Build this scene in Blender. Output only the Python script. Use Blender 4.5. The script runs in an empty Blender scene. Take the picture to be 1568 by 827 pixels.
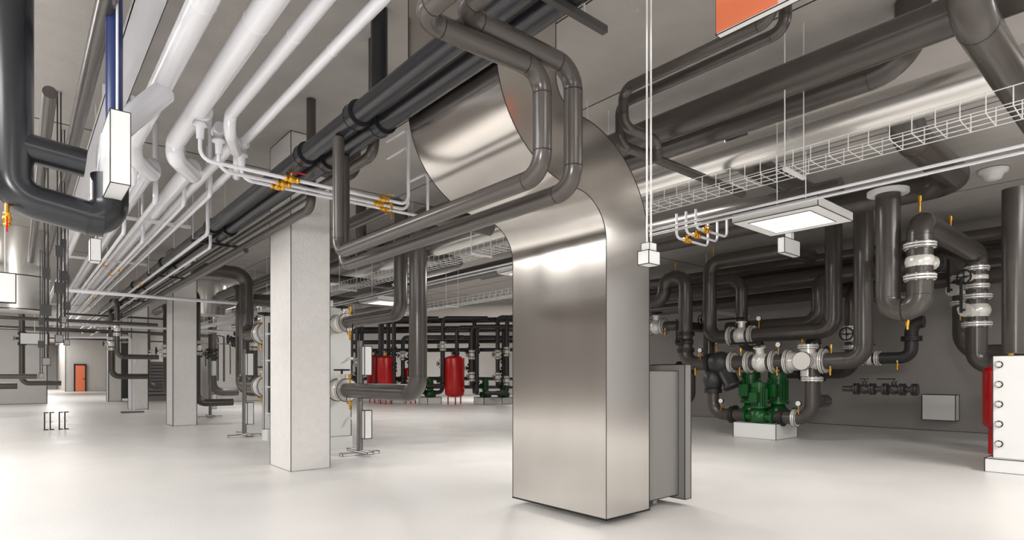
import bpy, math, random
from mathutils import Vector, Matrix
random.seed(4)
sc=bpy.context.scene
CEIL=4.3
TOP=4.295
# ---------------------------------------------------------------- materials
def mat(name,col,rough=.5,metal=0.,noise=0.,nscale=8.,bump=0.,bscale=60.,spec=.5,stretch=None,emit=0,rnoise=0,coat=0):
    m=bpy.data.materials.new(name); m.use_nodes=True
    nt=m.node_tree; n=nt.nodes; l=nt.links; b=n['Principled BSDF']
    b.inputs['Base Color'].default_value=(*col,1); b.inputs['Roughness'].default_value=rough
    b.inputs['Metallic'].default_value=metal; b.inputs['Specular IOR Level'].default_value=spec
    b.inputs['Coat Weight'].default_value=coat; b.inputs['Coat Roughness'].default_value=.18
    tc=n.new('ShaderNodeTexCoord'); mp=n.new('ShaderNodeMapping'); l.new(tc.outputs['Object'],mp.inputs[0])
    if stretch: mp.inputs['Scale'].default_value=stretch
    if noise>0:
        t=n.new('ShaderNodeTexNoise'); t.inputs['Scale'].default_value=nscale; t.inputs['Detail'].default_value=4
        l.new(mp.outputs[0],t.inputs['Vector'])
        r=n.new('ShaderNodeValToRGB'); l.new(t.outputs['Fac'],r.inputs[0])
        r.color_ramp.elements[0].position=.3; r.color_ramp.elements[1].position=.7
        r.color_ramp.elements[0].color=(*[c*(1-noise) for c in col],1)
        r.color_ramp.elements[1].color=(*[min(1,c*(1+noise)) for c in col],1)
        l.new(r.outputs[0],b.inputs['Base Color'])
    if bump>0:
        t2=n.new('ShaderNodeTexNoise'); t2.inputs['Scale'].default_value=bscale; t2.inputs['Detail'].default_value=3
        l.new(mp.outputs[0],t2.inputs['Vector'])
        bp=n.new('ShaderNodeBump'); bp.inputs['Strength'].default_value=bump; bp.inputs['Distance'].default_value=.01
        l.new(t2.outputs['Fac'],bp.inputs['Height']); l.new(bp.outputs[0],b.inputs['Normal'])
    if rnoise>0:
        t3=n.new('ShaderNodeTexNoise'); t3.inputs['Scale'].default_value=1.3; l.new(tc.outputs['Object'],t3.inputs['Vector'])
        mr=n.new('ShaderNodeMapRange'); l.new(t3.outputs['Fac'],mr.inputs[0]); mr.inputs[1].default_value=.3; mr.inputs[2].default_value=.7
        mr.inputs[3].default_value=rough-rnoise; mr.inputs[4].default_value=rough+rnoise; l.new(mr.outputs[0],b.inputs['Roughness'])
    if emit:
        b.inputs['Emission Color'].default_value=(1,.98,.95,1); b.inputs['Emission Strength'].default_value=emit
    return m
M=dict(
 floor=mat('floor_concrete',(.745,.725,.70),.36,noise=.03,nscale=.7,bump=.15,bscale=30,rnoise=.06),
 ceil=mat('ceiling_plaster',(.47,.445,.42),.8,noise=.05,nscale=3,bump=.6,bscale=35),
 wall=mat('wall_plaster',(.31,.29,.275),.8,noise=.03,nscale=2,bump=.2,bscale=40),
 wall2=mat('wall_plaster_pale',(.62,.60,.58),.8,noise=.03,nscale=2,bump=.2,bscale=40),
 col=mat('column_concrete',(.72,.70,.68),.7,noise=.03,nscale=12,bump=.8,bscale=45),
 dark=mat('pipe_insulation_dark',(.066,.056,.050),.27,noise=.05,nscale=3,spec=.6),
 navy=mat('pipe_insulation_blue_black',(.016,.017,.021),.26,spec=.55),
 blue=mat('pipe_navy_blue',(.015,.03,.12),.3),
 black=mat('black_line',(.006,.006,.006),.6),
 white=mat('pipe_white_jacket',(.76,.76,.80),.18,spec=.7,coat=.6),
 box=mat('white_sheet',(.80,.80,.79),.45),
 steel=mat('galvanised_duct',(.60,.57,.54),.18,metal=1.,noise=.03,nscale=4,stretch=(1,1,.15),rnoise=.015),
 silver=mat('silver_jacket',(.85,.83,.80),.26,metal=.8),
 zinc=mat('zinc_wire',(.80,.80,.80),.35,metal=.2),
 fit=mat('fitting_pale_metal',(.80,.78,.74),.25,metal=.3),
 gray=mat('grey_enamel',(.22,.21,.20),.4),
 grayd=mat('dark_grey_enamel',(.03,.028,.027),.4),
 brass=mat('brass',(.80,.40,.04),.25,metal=.7),
 red=mat('red_enamel',(.52,.008,.008),.25),
 orange=mat('orange_sign',(1.0,.26,.12),.45),
 green=mat('pump_green',(.002,.085,.012),.3),
 lens=mat('lamp_lens',(.95,.95,.93),.4,emit=.8),
)
# ---------------------------------------------------------------- mesh builder
class B:
    def __init__(s,name): s.name=name; s.V=[];s.F=[];s.M=[];s.S=[];s.mats=[]
    def mi(s,m):
        if m not in s.mats: s.mats.append(m)
        return s.mats.index(m)
    def add(s,vs,fs,m,smooth):
        o=len(s.V); s.V+= [tuple(v) for v in vs]; k=s.mi(m)
        for f in fs: s.F.append([i+o for i in f]); s.M.append(k); s.S.append(smooth)
    def box(s,a,b,m,e=0,em='black'):
        x0,y0,z0=[min(a[i],b[i]) for i in range(3)]; x1,y1,z1=[max(a[i],b[i]) for i in range(3)]
        vs=[(x0,y0,z0),(x1,y0,z0),(x1,y1,z0),(x0,y1,z0),(x0,y0,z1),(x1,y0,z1),(x1,y1,z1),(x0,y1,z1)]
        s.add(vs,[(0,3,2,1),(4,5,6,7),(0,1,5,4),(1,2,6,5),(2,3,7,6),(3,0,4,7)],m,False)
        if e:
            h=e/2
            for i,j in [(0,1),(1,2),(2,3),(3,0),(4,5),(5,6),(6,7),(7,4),(0,4),(1,5),(2,6),(3,7)]:
                p,q=vs[i],vs[j]
                s.box([min(p[k],q[k])-h for k in range(3)],[max(p[k],q[k])+h for k in range(3)],em)
    def path(s,pts,bend,n=8):
        P=[Vector(p) for p in pts]; out=[P[0]]; marks=[]
        for i in range(1,len(P)-1):
            a,b,c=P[i-1],P[i],P[i+1]; d0=(a-b).normalized(); d1=(c-b).normalized()
            ang=d0.angle(d1)
            if ang>3.1 or bend<=0: out.append(b); continue
            t=min(bend/math.tan(ang/2),(a-b).length*.49 if i>1 else (a-b).length*.98,(c-b).length*.49 if i<len(P)-2 else (c-b).length*.98)
            R=t*math.tan(ang/2); cen=b+(d0+d1).normalized()*(R/math.sin(ang/2))
            s0=b+d0*t; s1=b+d1*t; u=(s0-cen); w=(s1-cen); tot=u.angle(w)
            marks+= [(s0,d0),(s1,d1)]
            for k in range(n+1):
                f=k/n; v=(u*math.sin((1-f)*tot)+w*math.sin(f*tot))/math.sin(tot); out.append(cen+v)
        out.append(P[-1]); return out,marks
    def tube(s,pts,r,m,bend=None,seg=16,cap=True,seam=False,n=8):
        if bend is None: bend=r*2.4
        P,marks=s.path(pts,bend,n)
        Q=[P[0]]
        for p in P[1:]:
            if (p-Q[-1]).length>1e-5: Q.append(p)
        P=Q; T=[]
        for i in range(len(P)):
            a=P[max(0,i-1)]; c=P[min(len(P)-1,i+1)]
            T.append((c-a).normalized())
        up=Vector((0,0,1)) if abs(T[0].z)<.9 else Vector((1,0,0))
        u=T[0].cross(up).normalized(); vs=[];rings=[]
        for i,p in enumerate(P):
            if i: 
                q=T[i-1].rotation_difference(T[i]); u=(q@u).normalized()
            w=T[i].cross(u).normalized()
            rings.append([p+(u*math.cos(2*math.pi*k/seg)+w*math.sin(2*math.pi*k/seg))*r for k in range(seg)])
        for rr in rings: vs+=rr
        fs=[]
        for i in range(len(P)-1):
            for k in range(seg):
                k2=(k+1)%seg; fs.append((i*seg+k,i*seg+k2,(i+1)*seg+k2,(i+1)*seg+k))
        s.add(vs,fs,m,seg>6)
        if cap:
            s.add(rings[0],[tuple(range(seg))[::-1]],m,False); s.add(rings[-1],[tuple(range(seg))],m,False)
        if seam:
            for p,d in marks: s.cyl(p-d*.003,p+d*.003,r*1.01,'black',seg)
    def cyl(s,a,b,r,m,seg=16): s.tube([a,b],r,m,0,seg)
    def lathe(s,o,ax,prof,m,seg=18):
        o=Vector(o); ax=Vector(ax).normalized(); up=Vector((0,0,1)) if abs(ax.z)<.9 else Vector((1,0,0))
        u=ax.cross(up).normalized(); w=ax.cross(u); vs=[]
        for h,r in prof:
            for k in range(seg):
                t=2*math.pi*k/seg; vs.append(o+ax*h+(u*math.cos(t)+w*math.sin(t))*max(r,1e-4))
        fs=[]
        for i in range(len(prof)-1):
            for k in range(seg):
                k2=(k+1)%seg; fs.append((i*seg+k,i*seg+k2,(i+1)*seg+k2,(i+1)*seg+k))
        s.add(vs,fs,m,True)
    def flange(s,p,ax,r,m='fit'):
        p=Vector(p); ax=Vector(ax).normalized()
        s.cyl(p-ax*.035,p-ax*.006,r,m,20); s.cyl(p+ax*.006,p+ax*.035,r,m,20); s.cyl(p-ax*.006,p+ax*.006,r*.9,'black',20)
        for q in (-.035,.035): s.cyl(p+ax*(q-.003),p+ax*(q+.003),r*1.02,'black',20); s.cyl(p+ax*(q-.006),p+ax*(q+.006),r*.96,m,20)
        up=Vector((0,0,1)) if abs(ax.z)<.9 else Vector((1,0,0)); u=ax.cross(up).normalized(); w=ax.cross(u)
        for k in range(8):
            t=2*math.pi*k/8; c=p+(u*math.cos(t)+w*math.sin(t))*r*.84
            s.cyl(c-ax*.05,c+ax*.05,r*.07,m,6)
    def valve(s,p,ax,r,m='fit',wheel=(0,0,1),L=.36,lever=False):
        p=Vector(p); ax=Vector(ax).normalized(); wv=Vector(wheel).normalized()
        s.flange(p-ax*L/2,ax,r*1.25,m); s.flange(p+ax*L/2,ax,r*1.25,m)
        s.lathe(p-ax*L/2,ax,[(0,r*.7),(L*.2,r*.75),(L*.38,r*1.08),(L*.5,r*1.15),(L*.62,r*1.08),(L*.8,r*.75),(L,r*.7)],m)
        s.cyl(p,p+wv*r*1.7,r*.45,m,12); s.cyl(p+wv*r*1.6,p+wv*r*1.75,r*.65,m,12); s.cyl(p+wv*r*1.7,p+wv*r*2.3,r*.12,'black',8)
        u=ax; w=wv.cross(u).normalized(); c=p+wv*r*2.2
        if lever:
            s.tube([c-u*r*.3,c+u*r*3.2],r*.14,'black',0,6)
        else:
            ring=[c+(u*math.cos(t*math.pi/6)+w*math.sin(t*math.pi/6))*r*.8 for t in range(13)]
            s.tube(ring,r*.1,'black',0,6); s.cyl(c-u*r*.8,c+u*r*.8,r*.07,'black',6); s.cyl(c-w*r*.8,c+w*r*.8,r*.07,'black',6)
    def ballvalve(s,p,ax,r=.03,lever='red',up=(0,0,1)):
        p=Vector(p); ax=Vector(ax).normalized(); up=Vector(up)
        s.lathe(p-ax*r*2.4,ax,[(0,r*.7),(0,r*1.1),(r*.8,r*1.1),(r*.9,r*.8),(r*1.5,r*1.2),(r*2.4,r*1.4),(r*3.3,r*1.2),(r*3.9,r*.8),(r*4,r*1.1),(r*4.8,r*1.1),(r*4.8,r*.7)],'brass',8)
        s.cyl(p,p+up*r*2.2,r*.4,'brass',8)
        q=p+up*r*2.2; s.tube([q-ax*r*.5,q+ax*r*1.5,q+ax*r*2.2+up*r*.6,q+ax*r*5+up*r*.6],r*.28,lever,0,6)
    def drain(s,p,d=.22,lever='black'):
        p=Vector(p); s.cyl(p,p-Vector((0,0,d)),.014,'fit',8); s.ballvalve(p-Vector((0,0,d)),(0,0,1),.02,lever,(-1,0,0)); s.cyl(p-Vector((0,0,d+.05)),p-Vector((0,0,d+.1)),.016,'brass',8)
    def vent(s,p,d=.14):
        p=Vector(p); s.cyl(p,p+Vector((0,0,d)),.012,'brass',8); s.cyl(p+Vector((0,0,d)),p+Vector((0,0,d+.07)),.024,'brass',10)
    def gauge(s,p,d=(-1,0,0)):
        p=Vector(p); d=Vector(d).normalized(); s.cyl(p,p+Vector((0,0,.16)),.01,'brass',6); c=p+Vector((0,0,.2)); s.cyl(c-d*.02,c+d*.02,.055,'grayd',16); s.cyl(c+d*.02,c+d*.024,.046,'box',16)
    def done(s):
        me=bpy.data.meshes.new(s.name); me.from_pydata(s.V,[],s.F); 
        for m in s.mats: me.materials.append(M[m])
        me.polygons.foreach_set('material_index',s.M); me.polygons.foreach_set('use_smooth',s.S); me.update()
        o=bpy.data.objects.new(s.name,me); bpy.context.collection.objects.link(o); return o
def pipe(name,pts,r,m='dark',bend=None,seam=True,fl=(),seg=18):
    b=B(name); b.tube(pts,r,m,bend,seg,seam=seam)
    for f in fl: b.flange(*f)
    b.done()
# ---------------------------------------------------------------- shell
b=B('floor'); b.box((-9.2,-6,-.2),(26.2,76,0),'floor'); b.done()
b=B('ceiling'); b.box((-9.2,-6,CEIL),(26.2,76,CEIL+.2),'ceil')
for x in (3.6,5.0,8.4,12.0): b.box((x-.006,-6,CEIL-.004),(x+.006,45,CEIL),'black')
for y in (9,18,27): b.box((-9,y-.01,CEIL-.004),(26,y+.01,CEIL),'black')
b.done()
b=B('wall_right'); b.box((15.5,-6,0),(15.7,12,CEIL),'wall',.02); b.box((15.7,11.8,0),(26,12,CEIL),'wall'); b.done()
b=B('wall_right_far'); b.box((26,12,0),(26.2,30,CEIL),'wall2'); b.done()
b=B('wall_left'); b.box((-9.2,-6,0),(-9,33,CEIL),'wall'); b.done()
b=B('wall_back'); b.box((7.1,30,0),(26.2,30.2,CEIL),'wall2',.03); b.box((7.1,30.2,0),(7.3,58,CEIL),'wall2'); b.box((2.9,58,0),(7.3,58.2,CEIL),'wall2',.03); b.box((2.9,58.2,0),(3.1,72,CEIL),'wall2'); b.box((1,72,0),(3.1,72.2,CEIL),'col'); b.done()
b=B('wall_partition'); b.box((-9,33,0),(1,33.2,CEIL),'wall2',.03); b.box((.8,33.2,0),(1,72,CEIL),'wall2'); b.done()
b=B('door_1'); b.box((3.5,57.8,0),(4.15,57.95,2.1),'orange',.03); b.box((3.42,57.82,0),(3.5,57.95,2.2),'grayd'); b.box((4.15,57.82,0),(4.23,57.95,2.2),'grayd'); b.box((3.42,57.82,2.1),(4.23,57.95,2.2),'grayd'); b.box((4.0,57.72,1),(4.1,57.8,1.05),'black'); b.done()
for (x,y,w,d) in ((2.62,7.37,.51,.78),(2.86,16.0,.52,.78),(3.12,24.8,.52,.78),(3.3,33.5,.52,.78)):
    b=B('concrete_column'); b.box((x,y,0),(x+w,y+d,TOP),'col',.007*max(1,y/8)); b.done()
# ---------------------------------------------------------------- big S duct
b=B('galvanised_duct')
def arc(cx,cz,r,a0,a1,n=24): return [(cx+r*math.cos(math.radians(a0+(a1-a0)*i/n)),cz+r*math.sin(math.radians(a0+(a1-a0)*i/n))) for i in range(n+1)]
left=[(3.55,.063)]+arc(3.2,2.27,.35,0,90)+arc(3.21,3.40,.78,270,180)+[(2.43,TOP)]
right=[(4.11,.063)]+arc(3.2,2.27,.91,0,90)+arc(3.21,3.40,.22,270,180)+[(2.99,TOP)]
y0,y1=3.02,4.16
n=len(left)
vs=[(x,y0,z) for x,z in left]+[(x,y1,z) for x,z in left]; b.add(vs,[(i,i+1,n+i+1,n+i) for i in range(n-1)],'steel',True)
vs=[(x,y0,z) for x,z in right]+[(x,y1,z) for x,z in right]; b.add(vs,[(i+1,i,n+i,n+i+1) for i in range(n-1)],'steel',True)
for yy in (y0,y1):
    vs=[(x,yy,z) for x,z in left]+[(x,yy,z) for x,z in right]; b.add(vs,[(i,n+i,n+i+1,i+1) for i in range(n-1)],'steel',False)
    for L in (left,right): b.tube([(x,yy,z) for x,z in L],.0035,'black',0,5,False)
b.box((3.55,y0,.06),(4.11,y1,.066),'steel',.007); b.done()
b=B('duct_access_box'); b.box((4.115,3.12,.1),(4.69,4.0,1.25),'gray',.006); b.box((4.69,3.05,.063),(4.79,4.08,1.31),'gray',.006); b.box((4.3,3.3,0),(4.36,3.9,.1),'zinc'); b.box((4.55,3.3,0),(4.61,3.9,.1),'zinc')
b.done()
# ---------------------------------------------------------------- loop pipes
pipe('insulated_pipe',[(1.33,-.6,2.77),(1.33,2.2,2.77),(2.08,2.2,2.79),(2.08,2.2,2.25),(2.08,4.72,2.25),(2.08,4.72,3.23)],.05,'dark',.12)
pipe('insulated_pipe',[(1.54,-.6,2.87),(1.54,2.19,2.87),(2.3,2.19,2.87),(2.3,2.19,2.22),(2.3,5.1,2.22),(2.3,5.1,3.23)],.052,'dark',.12)
for X in (2.1,2.32):
    b=B('insulated_pipe_main'); b.tube([(X,-3,3.32),(X,30,3.32)],.085,'navy',0,20)
    for y in (4.4,5.5,9,12.5,16,20): b.cyl((X,y-.05,3.32),(X,y+.05,3.32),.105,'navy',20); b.cyl((X,y-.055,3.32),(X,y-.05,3.32),.108,'black',20); b.cyl((X,y+.05,3.32),(X,y+.055,3.32),.108,'black',20)
    b.done()
pipe('insulated_pipe',[(2.5,4.9,TOP),(2.5,4.9,3.25),(2.5,30,3.25)],.05,'dark')
pipe('insulated_pipe',[(2.5,6.4,TOP),(2.5,6.4,3.08),(2.5,30,3.08)],.05,'dark')
pipe('insulated_pipe',[(2.32,4.45,3.4),(2.32,4.45,TOP)],.07,'navy')
pipe('insulated_pipe',[(2.75,5.3,TOP),(2.75,5.3,3.75),(2.75,7,3.75),(3.3,7,3.75),(3.3,7,TOP)],.08,'dark')
pipe('insulated_pipe',[(2.35,8.3,2.9),(2.35,30,2.9)],.035,'dark')
# white runs
W=[(.88,1.12,3.52,.082,6.85),(1.2,1.47,3.52,.085,6.6),(1.45,1.64,3.52,.052,5.6),(1.72,1.84,3.52,.042,6.35)]
for x0,x1,z,r,ye in W:
    b=B('white_pipe'); b.tube([(x0,-3,z+.02),(x0,ye,z+.02),(x0,ye+.02,z-.13),(x1,ye+.5,z-.13),(x1,ye+.52,z),(x1,31,z)],r,'white',.1,18)
    for y in (4,9,12,15,19,23): 
        xx=x0 if y<ye else x1; zz=z+.02 if y<ye else z
        b.cyl((xx,y-.005,zz),(xx,y+.005,zz),r*1.015,'zinc',18)
    b.done()
for i,(x,y,z,r) in enumerate(((.98,7.6,3.35,.03),(1.28,8.2,3.33,.03),(1.75,7.6,3.36,.025),(1.55,8.0,3.30,.022),(.72,7.5,3.45,.04),(1.95,8.6,3.12,.025),(2.12,9.2,3.06,.022),(1.4,10,3.18,.025),(1.1,9.4,3.15,.025))):
    b=B('white_pipe'); b.tube([(x,y,TOP),(x,y,z),(x,31,z)],r,'white',.08,12)
    if i%2: b.ballvalve((x,12.2+x,z),(0,1,0),.032,'red')
    if i%3==0: b.ballvalve((x,17.4+x,z),(0,1,0),.035,'brass')
    b.done()
for (x0,y,z,x1,zt,xv,xv2) in ((1.23,5.7,3.12,3.33,3.98,2.035,3.02),(1.45,5.98,3.15,3.49,3.9,2.05,3.1),(1.72,6.22,3.185,3.91,3.75,2.07,3.3)):
    b=B('white_branch_pipe'); b.tube([(x0,y,3.45),(x0,y,z),(x1,y,z),(x1,y,zt),(x1,y+.5,zt)],.018,'white',.1,12)
    b.lathe((x0,y,3.5),(0,0,-1),[(0,.05),(.06,.05),(.06,.06),(.09,.06),(.1,.035),(.2,.03),(.2,.02)],'white')
    b.cyl((x0,y-.07,3.53),(x0,y+.07,3.53),.09 if x0<1.4 else .058,'white',16)
    b.ballvalve((xv,y,z),(1,0,0),.028,'red'); b.ballvalve((xv2,y,z),(1,0,0),.024,'brass'); b.cyl((xv2+.1,y,z),(xv2+.1,y,z-.1),.012,'brass',8)
    b.done()
for y in (2.2,9.6,13.4,18.2,22.5):
    b=B('pipe_rack_hanger'); 
    if y>3: b.box((.7,y,3.385),(1.95,y+.04,3.425),'zinc')
    for x in (.74,1.3,1.9): 
        if y>3: b.cyl((x,y+.02,3.39),(x,y+.02,TOP),.006,'zinc',6)
    b.box((1.95,y,3.19),(2.6,y+.04,3.23),'grayd')
    for x in (1.98,2.42): b.cyl((x,y+.02,3.2),(x,y+.02,TOP),.006,'zinc',6)
    b.done()
# ---------------------------------------------------------------- far left top cluster
b=B('insulated_riser_pipe'); b.tube([(-.03,5,TOP),(-.03,5,2.38),(.41,5,2.30),(.46,5,2.30)],.115,'navy',.16,20)
b.tube([(-.03,5,2.72),(.36,5,2.68)],.095,'navy',0,20); b.tube([(.36,5,2.3),(.5,5,2.3),(.5,5,2.62)],.115,'navy',.15,20); b.tube([(.5,5,2.55),(.53,5,2.95),(.88,5.3,3.45)],.085,'white',.2)
b.ballvalve((-.05,4.9,2.2),(0,0,-1),.018,'red',up=(0,-1,0)); b.cyl((-.05,4.9,2.22),(-.05,4.98,2.32),.012,'brass',8); b.done()
b=B('blue_riser_pipe'); b.tube([(.5,4.75,2.9),(.5,4.75,TOP)],.05,'blue'); b.done()
b=B('junction_box'); b.box((.45,4.48,2.44),(.56,4.98,2.91),'box',.005); b.cyl((.5,4.6,2.9),(.5,4.6,TOP),.008,'zinc',6); b.done()
pipe('insulated_pipe',[(.45,-2,3.68),(.45,15,3.68)],.06,'dark')
pipe('insulated_pipe',[(.2,6,3.5),(.2,15,3.5)],.05,'dark')
b=B('cable_channel'); b.box((.62,-2,3.82),(.8,15,3.83),'white'); b.box((.62,-2,3.82),(.625,15,3.88),'zinc'); b.box((.795,-2,3.82),(.8,15,3.88),'zinc'); b.done()
for x,y,z,z1 in ((.22,8,1.35,TOP),(.33,8,1.6,TOP),(.55,11,1.7,3.5),(.3,13,1.2,3.4),(.42,9.2,1.9,TOP)):
    b=B('cable_drop'); b.cyl((x,y,z),(x,y,z1),.008,'grayd',6); b.cyl((x+.03,y,z),(x+.03,y,z1),.008,'grayd',6)
    b.box((x-.02,y-.03,z-.03),(x+.05,y+.03,z+.05),'gray',.005); b.box((x-.03,y-.04,z+.5),(x+.06,y+.04,z+.62),'grayd'); b.box((x-.02,y-.03,z+.9),(x+.05,y+.03,z+1.02),'grayd'); b.done()
b=B('junction_box'); b.box((.62,8.0,2.5),(.72,8.2,2.75),'box',.006); b.cyl((.68,8.1,2.75),(.68,8.1,TOP),.008,'zinc',6); b.done()
# ---------------------------------------------------------------- P pipes & exchanger near column 1
def fp(pts,r,end,ax=(0,1,0)):
    b=B('insulated_pipe'); b.tube(pts,r,'dark',r*1.9,18,seam=True); b.valve(end,ax,r*1.25,'fit',(0,0,1),.34)
    q=pts[1][1]; s=-.3 if q<end[1] else .3
    b.drain((end[0],end[1]+s,end[2]-r*.9),.1); b.vent((end[0],end[1]+s,end[2]+r*.9),.08); b.done()
fp([(4,8.95,2.06),(4,7.05,2.06),(4,7.05,3.6),(4,9,3.6)],.095,(4,8.95,2.06))
fp([(4,8.95,.98),(4,6.6,.98),(4,6.6,3.35),(5.2,6.6,3.35)],.118,(4,8.95,.98))
fp([(3.75,11.9,2.06),(3.75,13.2,2.06),(3.75,13.2,3.4),(2.7,13.2,3.4)],.14,(3.75,11.95,2.06))
fp([(3.75,11.9,1.0),(3.75,13.5,1.0),(3.75,13.5,2.9),(5,13.5,2.9)],.14,(3.75,11.95,1.0))
b=B('plate_heat_exchanger'); b.box((3.55,9.25,.2),(4.3,9.33,2.35),'box',.01); b.box((3.6,9.4,.5),(4.25,11.3,2.2),'grayd',.01); b.box((3.55,11.4,.2),(4.3,11.48,2.35),'box',.01); b.box((3.88,9.2,2.35),(3.96,11.5,2.45),'fit'); b.box((3.55,9.2,0),(4.3,9.5,.2),'box'); b.box((3.55,11.2,0),(4.3,11.5,.2),'box')
for z in (.5,1,1.5,2):
    for x in (3.6,4.25): b.cyl((x,9.1,z),(x,11.65,z),.02,'zinc',8)
b.done()
def stand(x,y,s=1.):
    b=B('equipment_stand'); b.box((x-.3,y-.05,0),(x+.3,y+.05,.04),'box',.008); b.box((x-.05,y-.35,.04),(x+.05,y+.35,.07),'box',.008); b.box((x-.03,y-.03,.07),(x+.03,y+.03,1.75),'gray',.006)
    b.box((x+.02,y-.12,1.22),(x+.14,y,1.66),'box',.01); b.box((x+.02,y-.12,.25),(x+.14,y,.68),'box',.01)
    b.cyl((x-.12,y,1.5),(x-.12,y,2.0),.012,'black',6); b.done()
stand(4.0,8.3); stand(4.3,18.7); stand(3.45,12.3)
b=B('white_pipe_frame'); b.tube([(2.85,22.8,.05),(2.85,22.8,2.5),(1.2,24.5,2.5),(1.2,30,2.5)],.03,'white',.1); b.box((2.6,22.6,0),(3.2,23,.04),'gray',.01); b.tube([(2.95,22.8,.05),(2.95,22.8,1.8)],.03,'white'); b.done()
b=B('floor_bracket_set')
for x in (.46,.56,.72,.82):
    b.box((x-.012,16.6,0),(x+.012,16.63,.4),'black'); b.box((x-.012,16.6,.38),(x+.07,16.63,.4),'black'); b.box((x-.012,16.6,0),(x+.07,16.63,.02),'black'); b.box((x-.012,16.6,.18),(x+.05,16.63,.2),'box')
b.done()
# ---------------------------------------------------------------- right ceiling pipes
pipe('insulated_pipe',[(4.94,-3,3.7),(4.94,28,3.7)],.135)
pipe('insulated_pipe',[(5.6,1.5,TOP),(5.6,1.5,3.8),(5.6,26,3.8)],.13)
pipe('silver_jacketed_pipe',[(6.08,-3,3.66),(6.08,28,3.66)],.17,'silver')
pipe('insulated_pipe',[(4.05,1.93,TOP),(4.05,1.93,3.72),(4.05,3.25,3.72),(4.05,3.25,3.4),(4.55,3.25,3.4),(4.55,3.25,3.2)],.045,'dark',.1)
pipe('insulated_pipe',[(4.25,1.93,TOP),(4.25,1.93,3.72),(4.25,3.45,3.72),(4.25,3.45,3.35),(6.5,3.45,3.35)],.045,'dark',.1)
pipe('insulated_pipe',[(4.15,.85,TOP),(4.15,.85,3.32),(8,.85,3.32)],.11)
pipe('insulated_pipe',[(7.3,2.05,TOP),(7.3,2.05,3.85),(9.75,2.05,3.85),(9.75,11,3.85)],.17)
pipe('insulated_pipe',[(6.6,3.6,TOP),(6.6,3.6,3.85),(9.2,3.6,3.85),(9.2,12,3.85)],.14)
pipe('insulated_pipe',[(7.4,2.7,3.45),(7.4,28,3.45)],.1)
pipe('insulated_pipe',[(8.1,5,3.6),(8.1,28,3.6)],.14)
def tray(x0,x1,z,h,ya,yb,step=.12):
    b=B('wire_cable_tray'); r=.004
    for x,zz in ((x0,z),(x0+(x1-x0)*.33,z),(x0+(x1-x0)*.67,z),(x1,z),(x0,z+h),(x1,z+h)): b.tube([(x,ya,zz),(x,yb,zz)],r,'zinc',0,4)
    y=ya
    while y<yb: b.tube([(x0,y,z+h),(x0,y,z),(x1,y,z),(x1,y,z+h)],r,'zinc',0,4); y+=step
    y=ya+.5
    while y<yb:
        b.box((x0-.04,y,z-.03),(x1+.04,y+.03,z-.005),'zinc')
        for x in (x0-.03,x1+.03): b.cyl((x,y+.015,z-.03),(x,y+.015,TOP),.005,'zinc',6)
        y+=2.2
    b.done()
tray(4.9,5.2,2.95,.13,-.5,26,.14)
tray(6.9,7.15,2.7,.12,7.5,26,.18)
for x in (5.3,5.46):
    b=B('conduit'); b.tube([(x,-1,2.8),(x,26,2.8)],.013,'white',0,10); b.done()
def fixture(x0,x1,y0,y1,z,e=.006,en=14):
    b=B('fluorescent_fixture'); b.box((x0,y0,z),(x1,y1,z+.09),'box',e); b.box((x0+.12,y0+.12,z-.004),(x1-.12,y1-.12,z+.0),'lens',.004)
    for x in (x0+.1,x1-.1): b.cyl((x,(y0+y1)/2,z+.09),(x,(y0+y1)/2,TOP),.005,'zinc',6)
    o=b.done()
    l=bpy.data.lights.new('lamp','AREA'); l.energy=en; l.shape='RECTANGLE'; l.size=x1-x0-.3; l.size_y=y1-y0-.3; l.color=(1,.97,.93)
    q=bpy.data.objects.new('lamp',l); q.location=((x0+x1)/2,(y0+y1)/2,z-.02); bpy.context.collection.objects.link(q); q.parent=o
for y in (2.28,6.2,11,16,21): fixture(5.69,6.55,y,y+.86,2.8,.006,70 if y==6.2 else 14)
b=B('emergency_light_box'); b.box((8.35,3.8,2.98),(8.85,3.9,3.2),'box',.008); b.box((8.55,3.8,3.2),(8.65,3.88,3.3),'box'); b.cyl((8.6,3.84,3.3),(8.6,3.84,TOP),.01,'box',6); b.done()
b=B('exit_sign'); b.box((3.43,1.42,3.4),(3.48,2.0,3.75),'box',.005); b.box((3.42,1.6,3.41),(3.43,1.995,3.74),'orange')
for y in (1.55,1.9): b.cyl((3.455,y,3.75),(3.455,y,TOP),.006,'zinc',6)
b.done()
b=B('cable_drop'); 
for x in (2.875,2.915): b.cyl((x,2.13,1.95),(x,2.13,TOP),.006,'box',8); b.cyl((x+.011,2.135,1.95),(x+.011,2.135,TOP),.004,'black',6)
b.box((2.84,2.09,1.87),(2.95,2.17,1.95),'box',.004); b.box((2.86,2.1,1.95),(2.93,2.16,2.0),'box',.003); b.done()
b=B('smoke_detector'); b.lathe((11.1,1.95,CEIL-.01),(0,0,-1),[(0,.18),(.05,.18),(.07,.13),(.14,.1),(.16,.06),(.16,0)],'box'); b.done()
for i,y in enumerate((4.35,4.5,4.65)):
    b=B('white_branch_pipe'); b.tube([(7.75,y,3.5),(7.75,y,3.2-.04*i),(6.95,y,3.2-.04*i),(6.95,y,3.45)],.018,'white',.08,10); b.ballvalve((7.2,y,3.2-.04*i),(1,0,0),.03,'brass'); b.done()
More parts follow.
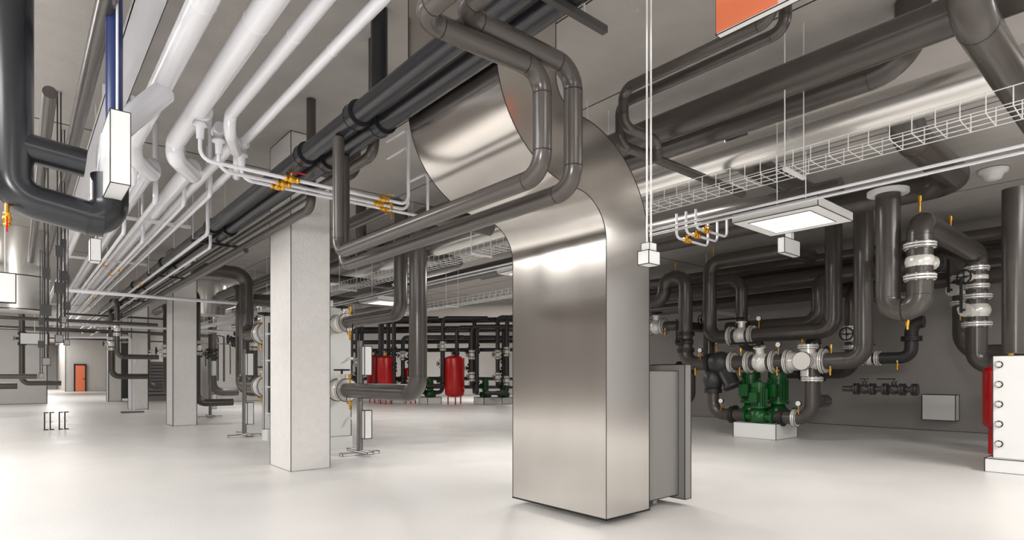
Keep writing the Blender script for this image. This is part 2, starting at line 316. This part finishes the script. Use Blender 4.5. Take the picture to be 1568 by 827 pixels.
# ---------------------------------------------------------------- right hand pipe works
b=B('insulated_pipe_loop'); b.tube([(9.1,2.73,3.72),(9.1,2.73,2.1),(9.1,2.36,2.1),(9.1,2.36,3.25),(12.2,2.36,3.25),(12.2,2.36,1.4),(12.2,1.1,1.4)],.15,'dark',.185,20,seam=True)
b.cyl((9.1,2.73,3.7),(9.1,2.73,3.75),.25,'box',24); b.valve((9.1,2.36,2.72),(0,0,1),.15,'fit',(1,-.3,0),.42); b.valve((12.2,2.36,2.3),(0,0,1),.17,'fit',(-1,.4,0),.46,True); b.drain((9.1,2.5,1.98),.05)
b.vent((9.1,2.36,3.38)); b.vent((10.6,2.36,3.38)); b.valve((12.2,2.36,2.85),(0,0,1),.14,'fit',(-1,.4,0),.3); b.drain((12.2,2.2,1.3),.1); b.done()
b=B('insulated_pipe_loop'); b.tube([(13,9,3.3),(13,2.71,3.3),(13,2.71,1.6),(13,1.5,1.6)],.16,'dark',None,20,seam=True); b.valve((13,2.71,2.75),(0,0,1),.17,'fit',(-1,.4,0),.46,True); b.vent((13,3.3,3.4),.25); b.drain((12.9,2.71,2.2),.1); b.gauge((12.8,2.71,2.2)); b.done()
b=B('insulated_pipe_loop'); b.tube([(11.1,3.7,TOP),(11.1,3.7,1.48),(11.1,7.2,1.48),(11.1,7.2,3.4),(11.1,7.75,3.4),(11.1,7.75,2.9),(11.1,9.5,2.9)],.15,'dark',.26,20,seam=True)
b.tube([(11.1,6.54,1.48),(11.1,6.54,.42),(11.1,4.55,.42),(11.1,4.55,1.48)],.12,'dark',.26,18,seam=True)
b.valve((11.1,5.5,1.48),(0,1,0),.18,'fit',(-.3,0,1),.5,True); b.flange((11.1,4.35,1.48),(0,1,0),.23); b.flange((11.1,4.98,1.48),(0,1,0),.23); b.cyl((11.1,4.35,1.48),(11.1,4.98,1.48),.17,'fit'); b.cyl((11.1,4.62,1.48),(10.85,4.62,1.48),.12,'fit'); b.flange((10.85,4.62,1.48),(1,0,0),.17); b.cyl((11.1,4.62,1.2),(11.1,4.62,1.75),.13,'fit'); b.flange((11.1,4.62,1.75),(0,0,1),.18)
b.lathe((11.1,6.15,1.48),(0,1,0),[(0,.12),(.05,.2),(.2,.24),(.4,.2),(.45,.12)],'grayd'); b.flange((11.1,6.1,1.48),(0,1,0),.22); b.flange((11.1,6.62,1.48),(0,1,0),.2,'grayd'); b.flange((11.1,4.55,1.15),(0,0,1),.19); b.flange((11.1,6.54,.9),(0,0,1),.18,'grayd')
b.lathe((11.1,6.54,.92),(0,0,1),[(0,.12),(.05,.17),(.2,.21),(.35,.17),(.4,.12)],'grayd')
b.lathe((11.1,6.3,1.4),(0,-.5,-1),[(0,.1),(.1,.17),(.4,.16),(.42,.19),(.47,.19),(.47,.01)],'grayd')
for y in (4.2,5.15,5.9,6.9): b.drain((11.0,y,1.38),.06)
for y in (5.9,6.85,4.2): b.vent((11.05,y,1.6),.1)
b.gauge((10.95,5.1,1.6)); b.gauge((10.95,6.75,1.55)); b.gauge((11.0,6.3,.5)); b.gauge((11.0,4.75,.5)); b.valve((11.1,7.2,1.95),(0,0,1),.15,'grayd',(-1,0,0),.36,True)
b.flange((11.1,6.1,.42),(0,1,0),.17,'grayd'); b.flange((11.1,5.1,.42),(0,1,0),.17,'grayd'); b.flange((11.1,4.85,.42),(0,1,0),.17,'fit'); b.vent((11.1,7.45,3.5)); b.done()
b=B('insulated_pipe_loop'); b.tube([(11.55,4.35,TOP),(11.55,4.35,2.05),(11.55,6.89,2.05),(11.55,6.89,3.7),(11.55,5.2,3.7),(12.6,5.2,3.7)],.145,'dark',.26,20,seam=True); b.valve((11.55,6.15,2.05),(0,1,0),.17,'fit',(0,0,1),.46,True); b.drain((11.5,4.9,1.95),.08); b.drain((11.5,6.7,1.95),.1); b.gauge((11.4,5.7,2.17)); b.vent((11.55,6.8,3.8)); b.done()
b=B('insulated_pipe_loop'); b.tube([(12.2,7.3,1.5),(12.2,7.3,3.35),(12.2,6.5,3.35),(12.2,6.5,1.9),(13,6.5,1.9)],.13,'dark',.26,18,seam=True); b.valve((12.2,7.3,2.5),(0,0,1),.13,'grayd',(-1,0,0),.34); b.done()
b=B('insulated_pipe_loop'); b.tube([(12.5,7.0,2.3),(12.5,4.98,2.3),(12.5,4.98,3.2),(14.5,4.98,3.2)],.15,'dark',.3,18,seam=True); b.done()
b=B('insulated_pipe_loop'); b.tube([(13.2,6.2,1.3),(13.2,4.6,1.3),(13.2,4.6,3.0),(14.6,4.6,3.0)],.15,'dark',.3,18,seam=True); b.valve((13.2,5.4,1.3),(0,1,0),.16,'grayd',(-1,0,.2),.4); b.valve((13.2,4.6,2.0),(0,0,1),.16,'fit',(-1,0,.2),.4); b.done()
b=B('insulated_pipe_loop'); b.tube([(12.0,4.9,2.0),(12.0,4.9,.7),(12.6,4.9,.7)],.13,'dark',.26,18,seam=True); b.valve((12.0,4.9,1.7),(0,0,1),.12,'grayd',(1,-1,0),.36); b.done()
b=B('insulated_pipe_loop'); b.tube([(11.3,10.5,2.35),(11.3,7.55,2.35),(12.8,7.55,2.35)],.11,'dark',.2,18,seam=True); b.valve((11.3,8.1,2.35),(0,1,0),.15,'fit',(0,0,1),.4); b.valve((11.3,8.7,2.35),(0,1,0),.15,'fit',(0,0,1),.4,True); b.drain((11.2,7.8,2.3),.1); b.done()
b=B('insulated_pipe_loop'); b.tube([(12.4,9.0,1.4),(12.4,7.9,1.4),(12.4,7.9,.6),(12.4,9.0,.6)],.11,'dark',.2,18,seam=True); b.flange((12.4,8.2,1.4),(0,1,0),.17,'grayd'); b.done()
b=B('insulated_pipe_loop'); b.tube([(11.5,8.6,.5),(11.5,8.6,1.6),(11.5,9.6,1.6),(11.5,9.6,3.3)],.12,'dark',.2,18,seam=True); b.valve((11.5,8.6,1.1),(0,0,1),.13,'grayd',(-1,0,0),.3); b.done()
b=B('drain_valve_pipe'); b.tube([(11.3,4.1,.98),(11.3,3.0,.98)],.05,'grayd',.12,14); b.valve((11.3,3.75,.98),(0,1,0),.08,'grayd',(0,0,1),.25); b.valve((11.3,3.3,.98),(0,1,0),.08,'grayd',(0,0,1),.25,True); b.flange((11.3,3.0,.98),(0,1,0),.1,'grayd'); b.done()
b=B('drain_valve_pipe'); b.tube([(12.6,4.6,1.55),(12.6,3.4,1.55),(12.6,3.4,2.2),(12.6,3.2,2.2)],.11,'grayd',.18,16,seam=True); b.valve((12.6,4.1,1.55),(0,1,0),.12,'fit',(0,0,1),.3); b.flange((12.6,3.4,1.9),(0,0,1),.17,'grayd'); b.drain((12.5,3.6,1.5),.08); b.done()
for (X,Z,r) in ((13.6,3.05,.15),(13.9,3.45,.15),(14.4,3.8,.17),(13.3,3.75,.12)): pipe('insulated_pipe',[(X,-4,Z),(X,11.5,Z)],r)
for y in (0,4,8): 
    b=B('pipe_bracket'); b.box((13.2,y,2.83),(15.48,y+.06,2.9),'zinc'); b.cyl((13.25,y,2.85),(13.25,y,TOP),.01,'zinc',6); b.done()
def pump(x,y,z,s=1.):
    b=B('circulation_pump')
    b.lathe((x,y,z),(0,0,1),[(0,.01),(0,.13*s),(.05*s,.17*s),(.2*s,.17*s),(.25*s,.12*s),(.3*s,.1*s)],'green')
    b.cyl((x,y-.28*s,z+.12*s),(x,y+.28*s,z+.12*s),.08*s,'green',14)
    for d in (-.28,.28): b.cyl((x,y+(d-.02)*s,z+.12*s),(x,y+(d+.02)*s,z+.12*s),.13*s,'green',16)
    b.cyl((x,y,z+.3*s),(x,y,z+.34*s),.17*s,'green',18); b.cyl((x,y,z+.34*s),(x,y,z+.72*s),.13*s,'green',18)
    for k in range(18):
        t=math.pi*2*k/18; c=Vector((math.cos(t),math.sin(t),0)); p=Vector((x,y,0))+c*.15*s
        b.tube([p+Vector((0,0,z+.36*s)),p+Vector((0,0,z+.7*s))],.012*s,'green',0,4)
    b.cyl((x,y,z+.72*s),(x,y,z+.82*s),.155*s,'green',18); b.cyl((x,y,z+.82*s),(x,y,z+.84*s),.08*s,'grayd',14)
    b.box((x-.26*s,y-.08*s,z+.42*s),(x-.14*s,y+.08*s,z+.62*s),'green',.004); b.done()
b=B('pump_plinth'); b.box((10.85,5.1,0),(11.75,5.95,.3),'box',.01); b.done()
pump(11.0,5.5,.3,.95); pump(11.45,5.34,.3,1.2); pump(11.45,5.9,.3,1.2)
b=B('wall_cabinet'); b.box((15.2,3.3,.25),(15.49,3.9,.8),'box',.012); b.done()
b=B('plate_heat_exchanger'); b.box((9.3,.6,0),(10.4,1.72,.17),'box',.01); b.box((9.42,.75,.17),(9.48,1.66,1.46),'box',.008); b.box((9.6,.8,.3),(10.1,1.6,1.35),'fit',.008); b.box((10.2,.75,.17),(10.26,1.66,1.46),'box',.008)
for z in (.35,.6,.85,1.1,1.35):
    for y in (.82,1.2,1.6): b.cyl((9.36,y,z),(10.3,y,z),.016,'zinc',8); b.cyl((9.37,y,z),(9.42,y,z),.035,'fit',6); b.cyl((9.41,y,z),(9.421,y,z),.045,'black',8)
b.done()
pipe('insulated_pipe',[(9.8,1.5,3.62),(9.8,1.5,1.5)],.14,'dark')
def tank(x,y,z,r,h,name='expansion_tank'):
    b=B(name); pr=[(0,.02)]+[(r*.35*(1-math.cos(t)),r*math.sin(t)) for t in [i*math.pi/12 for i in range(1,7)]]
    pr=pr+[(h-r*.35*(1-math.cos(t)),r*math.sin(t)) for t in [i*math.pi/12 for i in range(6,0,-1)]]+[(h,.02)]
    b.lathe((x,y,z),(0,0,1),pr,'red',24); b.cyl((x,y,z+h*.5),(x,y,z+h*.5+.02),r*1.01,'red',24)
    for k in range(3):
        t=k*2.1; b.cyl((x+r*.75*math.cos(t),y+r*.75*math.sin(t),0),(x+r*.75*math.cos(t),y+r*.75*math.sin(t),z+r*.35),.03,'red',8)
    b.cyl((x,y,z+h),(x,y,z+h+.15),.04,'brass',8); b.done()
tank(11.6,1.83,.35,.34,1.05)
# ---------------------------------------------------------------- far plant
tank(12.1,22.6,.3,.36,1.8); tank(14.3,20.6,.3,.42,1.8); tank(13.6,25.6,.3,.42,1.6); tank(13.2,22.4,.3,.32,1.3); tank(12.5,24.4,.3,.36,1.9)
for (x,y) in ((13.7,21.6),(15.5,20.0),(16.1,19.5),(12.9,23.4)):
    b=B('pump_plinth'); b.box((x-.35,y-.35,0),(x+.35,y+.35,.3),'box',.02); b.done(); pump(x,y,.3,.95)
random.seed(11)
for i in range(26):
    t=i/25; x=11.2+5.6*t; y=24.2-6.2*t+random.uniform(-.8,.9); zt=random.choice((2.9,3.3,3.7)); zb=random.choice((.5,.8,1.1)); dd=random.choice((-.8,.8,1.2))
    b=B('insulated_pipe_riser'); b.tube([(x+dd*.7,y+abs(dd)*.9,zb),(x,y,zb),(x,y,zt),(x+1.5,y-1.2,zt)],.09,'grayd',.2,12)
    for zz in (1.1,2.0): b.valve((x,y,zz+random.uniform(-.25,.5)),(0,0,1),.11,random.choice(('grayd','grayd','fit')),(-1,0,0),.3)
    b.done()
for z,r,d in ((3.3,.15,0),(2.8,.1,.5),(3.7,.12,0),(1.1,.09,.9),(.7,.09,1.2),(2.4,.09,.3)):
    pipe('insulated_pipe_header',[(10.9+d,25.8+d,z),(17.2+d,18.8+d,z)],r,'grayd')
b=B('fire_alarm_box'); b.box((16.0,18.2,2.3),(16.5,18.5,2.8),'red',.02); b.box((16.2,18.3,0),(16.3,18.4,2.3),'grayd'); b.done()
b=B('round_silver_duct'); b.tube([(.02,16.2,2.6),(.02,16.2,TOP)],.52,'silver',0,28)
for z in (2.6,3.3): b.cyl((.02,16.2,z-.01),(.02,16.2,z+.01),.53,'black',28); b.cyl((.02,16.2,z-.02),(.02,16.2,z-.012),.54,'silver',28)
b.done()
b=B('round_silver_duct'); b.tube([(-1.3,19,2.4),(-1.3,19,TOP)],.5,'silver',0,24); b.done()
b=B('round_silver_duct'); b.tube([(4.8,21,3.2),(4.8,21,TOP)],.5,'silver',0,24); b.done()
b=B('electrical_cabinet'); b.box((3.9,38,0),(5.2,38.6,3.0),'grayd',.04); b.done()
b=B('ventilation_grille'); b.box((4.6,33.0,.3),(6.4,33.2,1.9),'gray',.03)
for k in range(9): b.box((4.7,32.97,.45+k*.16),(6.3,33,.5+k*.16),'grayd')
b.box((4.7,33.05,0),(6.3,33.15,.3),'gray'); b.done()
for (x,y,z,w,h) in ((-.3,13,2.45,.28,.5),(.05,20,2.05,.6,.3)):
    b=B('information_panel'); b.box((x,y,z),(x+w,y+.08,z+h),'box',.015); b.cyl((x+w/2,y+.04,z+h),(x+w/2,y+.04,TOP),.01,'zinc',6); b.done()
for k,(y,x0,x1,z,zd) in enumerate(((14,.6,5.5,2.85,0),(17,-3,2.7,2.5,0),(19.5,.6,6,2.6,0),(21,1.0,4.2,3.0,1.2),(24,-4,6,2.75,1.0),(27,.2,7,2.6,1.3),(29,-4,7,3,1.0))):
    pipe('service_pipe',[(x0,y,z),(x1,y,z)]+([(x1,y,zd)] if zd else []),random.choice((.025,.04,.03)) if k%2 else .035,'white' if k in(0,2) else 'dark')
for (x,y,z0,z1,r) in ((1.9,17.5,1.7,3.1,.06),(2.1,20.5,1.2,3.1,.08),(3.6,21,.6,3.4,.12),(3.6,17.1,.5,3.4,.1),(4.4,16,.8,3.5,.12),(-.6,15,1.2,3.6,.05),(.1,22,1.0,3.6,.07),(-.9,24,.9,3.6,.1),(5.6,19,1,3.4,.12),(5.6,24,.6,3.5,.15),(4.9,17.5,.9,3.4,.12),(3.9,27,.8,3.3,.14)):
    b=B('insulated_pipe_riser'); b.tube([(x,y+2,z1),(x,y,z1),(x,y,z0),(x+.9,y,z0)],r,'dark',None,16,seam=True); b.valve((x,y,(z0+z1)/2),(0,0,1),r*1.15,'fit' if y%2 else 'grayd',(-1,0,0),.3); b.done()
for (x,y,z) in ((4.6,9.5,3.5),(4.4,12,3.3),(5,13,3.0)):
    pipe('insulated_pipe',[(x,y,TOP),(x,y,z),(x+2.2,y,z),(x+2.2,y+8,z)],.09,'dark')
# ---------------------------------------------------------------- lights
w=bpy.data.worlds.new('world'); sc.world=w; w.use_nodes=True
w.node_tree.nodes['Background'].inputs[0].default_value=(1,.98,.96,1); w.node_tree.nodes['Background'].inputs[1].default_value=.7
def area(name,loc,rot,e,sx,sy,col=(1,.98,.95)):  # bare area lights added to brighten the room; none has a fixture
    l=bpy.data.lights.new(name,'AREA'); l.energy=e; l.shape='RECTANGLE'; l.size=sx; l.size_y=sy; l.color=col
    o=bpy.data.objects.new(name,l); o.location=loc; o.rotation_euler=[math.radians(a) for a in rot]; bpy.context.collection.objects.link(o)
area('added_ceiling_light',(-3,3.5,4.2),(0,0,0),300,1.2,3.5,(.96,.98,1))
area('added_ceiling_light',(-2.6,9.8,4.2),(0,0,0),380,1.6,2.6)  # added so its reflection brightens the upper duct face
area('added_ceiling_light',(-3,19,4.2),(0,0,0),330,2.5,8)
area('added_ceiling_light',(-1,28,4.2),(0,0,0),150,2,4)
area('added_ceiling_light',(1.0,-2.5,4.2),(0,0,0),260,3,1.2)
area('added_ceiling_light',(7.5,-2.0,4.2),(0,0,0),330,3,1.2)
area('added_ceiling_light',(9,15,4.25),(0,0,0),230,3,6)
area('added_ceiling_light',(6.5,24,4.25),(0,0,0),230,1.5,6)
area('added_ceiling_light',(1.8,40,4.25),(0,0,0),280,1,10)
area('added_ceiling_light',(1.8,60,4.25),(0,0,0),360,1,14)
area('added_ceiling_light',(20,22,4.25),(0,0,0),520,5,6)
area('added_ceiling_light',(6.9,5.2,4.2),(0,0,0),70,.5,1.2)  # added to cast a shadow below the duct
area('added_key_light',(-3.5,-1.5,2.6),(75,0,-60),260,1.2,.9)  # key light added behind the camera, aimed at the duct
# ---------------------------------------------------------------- camera
c=bpy.data.cameras.new('camera'); o=bpy.data.objects.new('camera',c); bpy.context.collection.objects.link(o)
o.location=(0,0,1.2); o.rotation_euler=(math.radians(90),0,math.radians(-40.4)); c.lens=20.43; c.sensor_width=36; c.sensor_fit='HORIZONTAL'; c.shift_y=.104; c.clip_start=.02
sc.camera=o
sc.view_settings.view_transform='Standard'
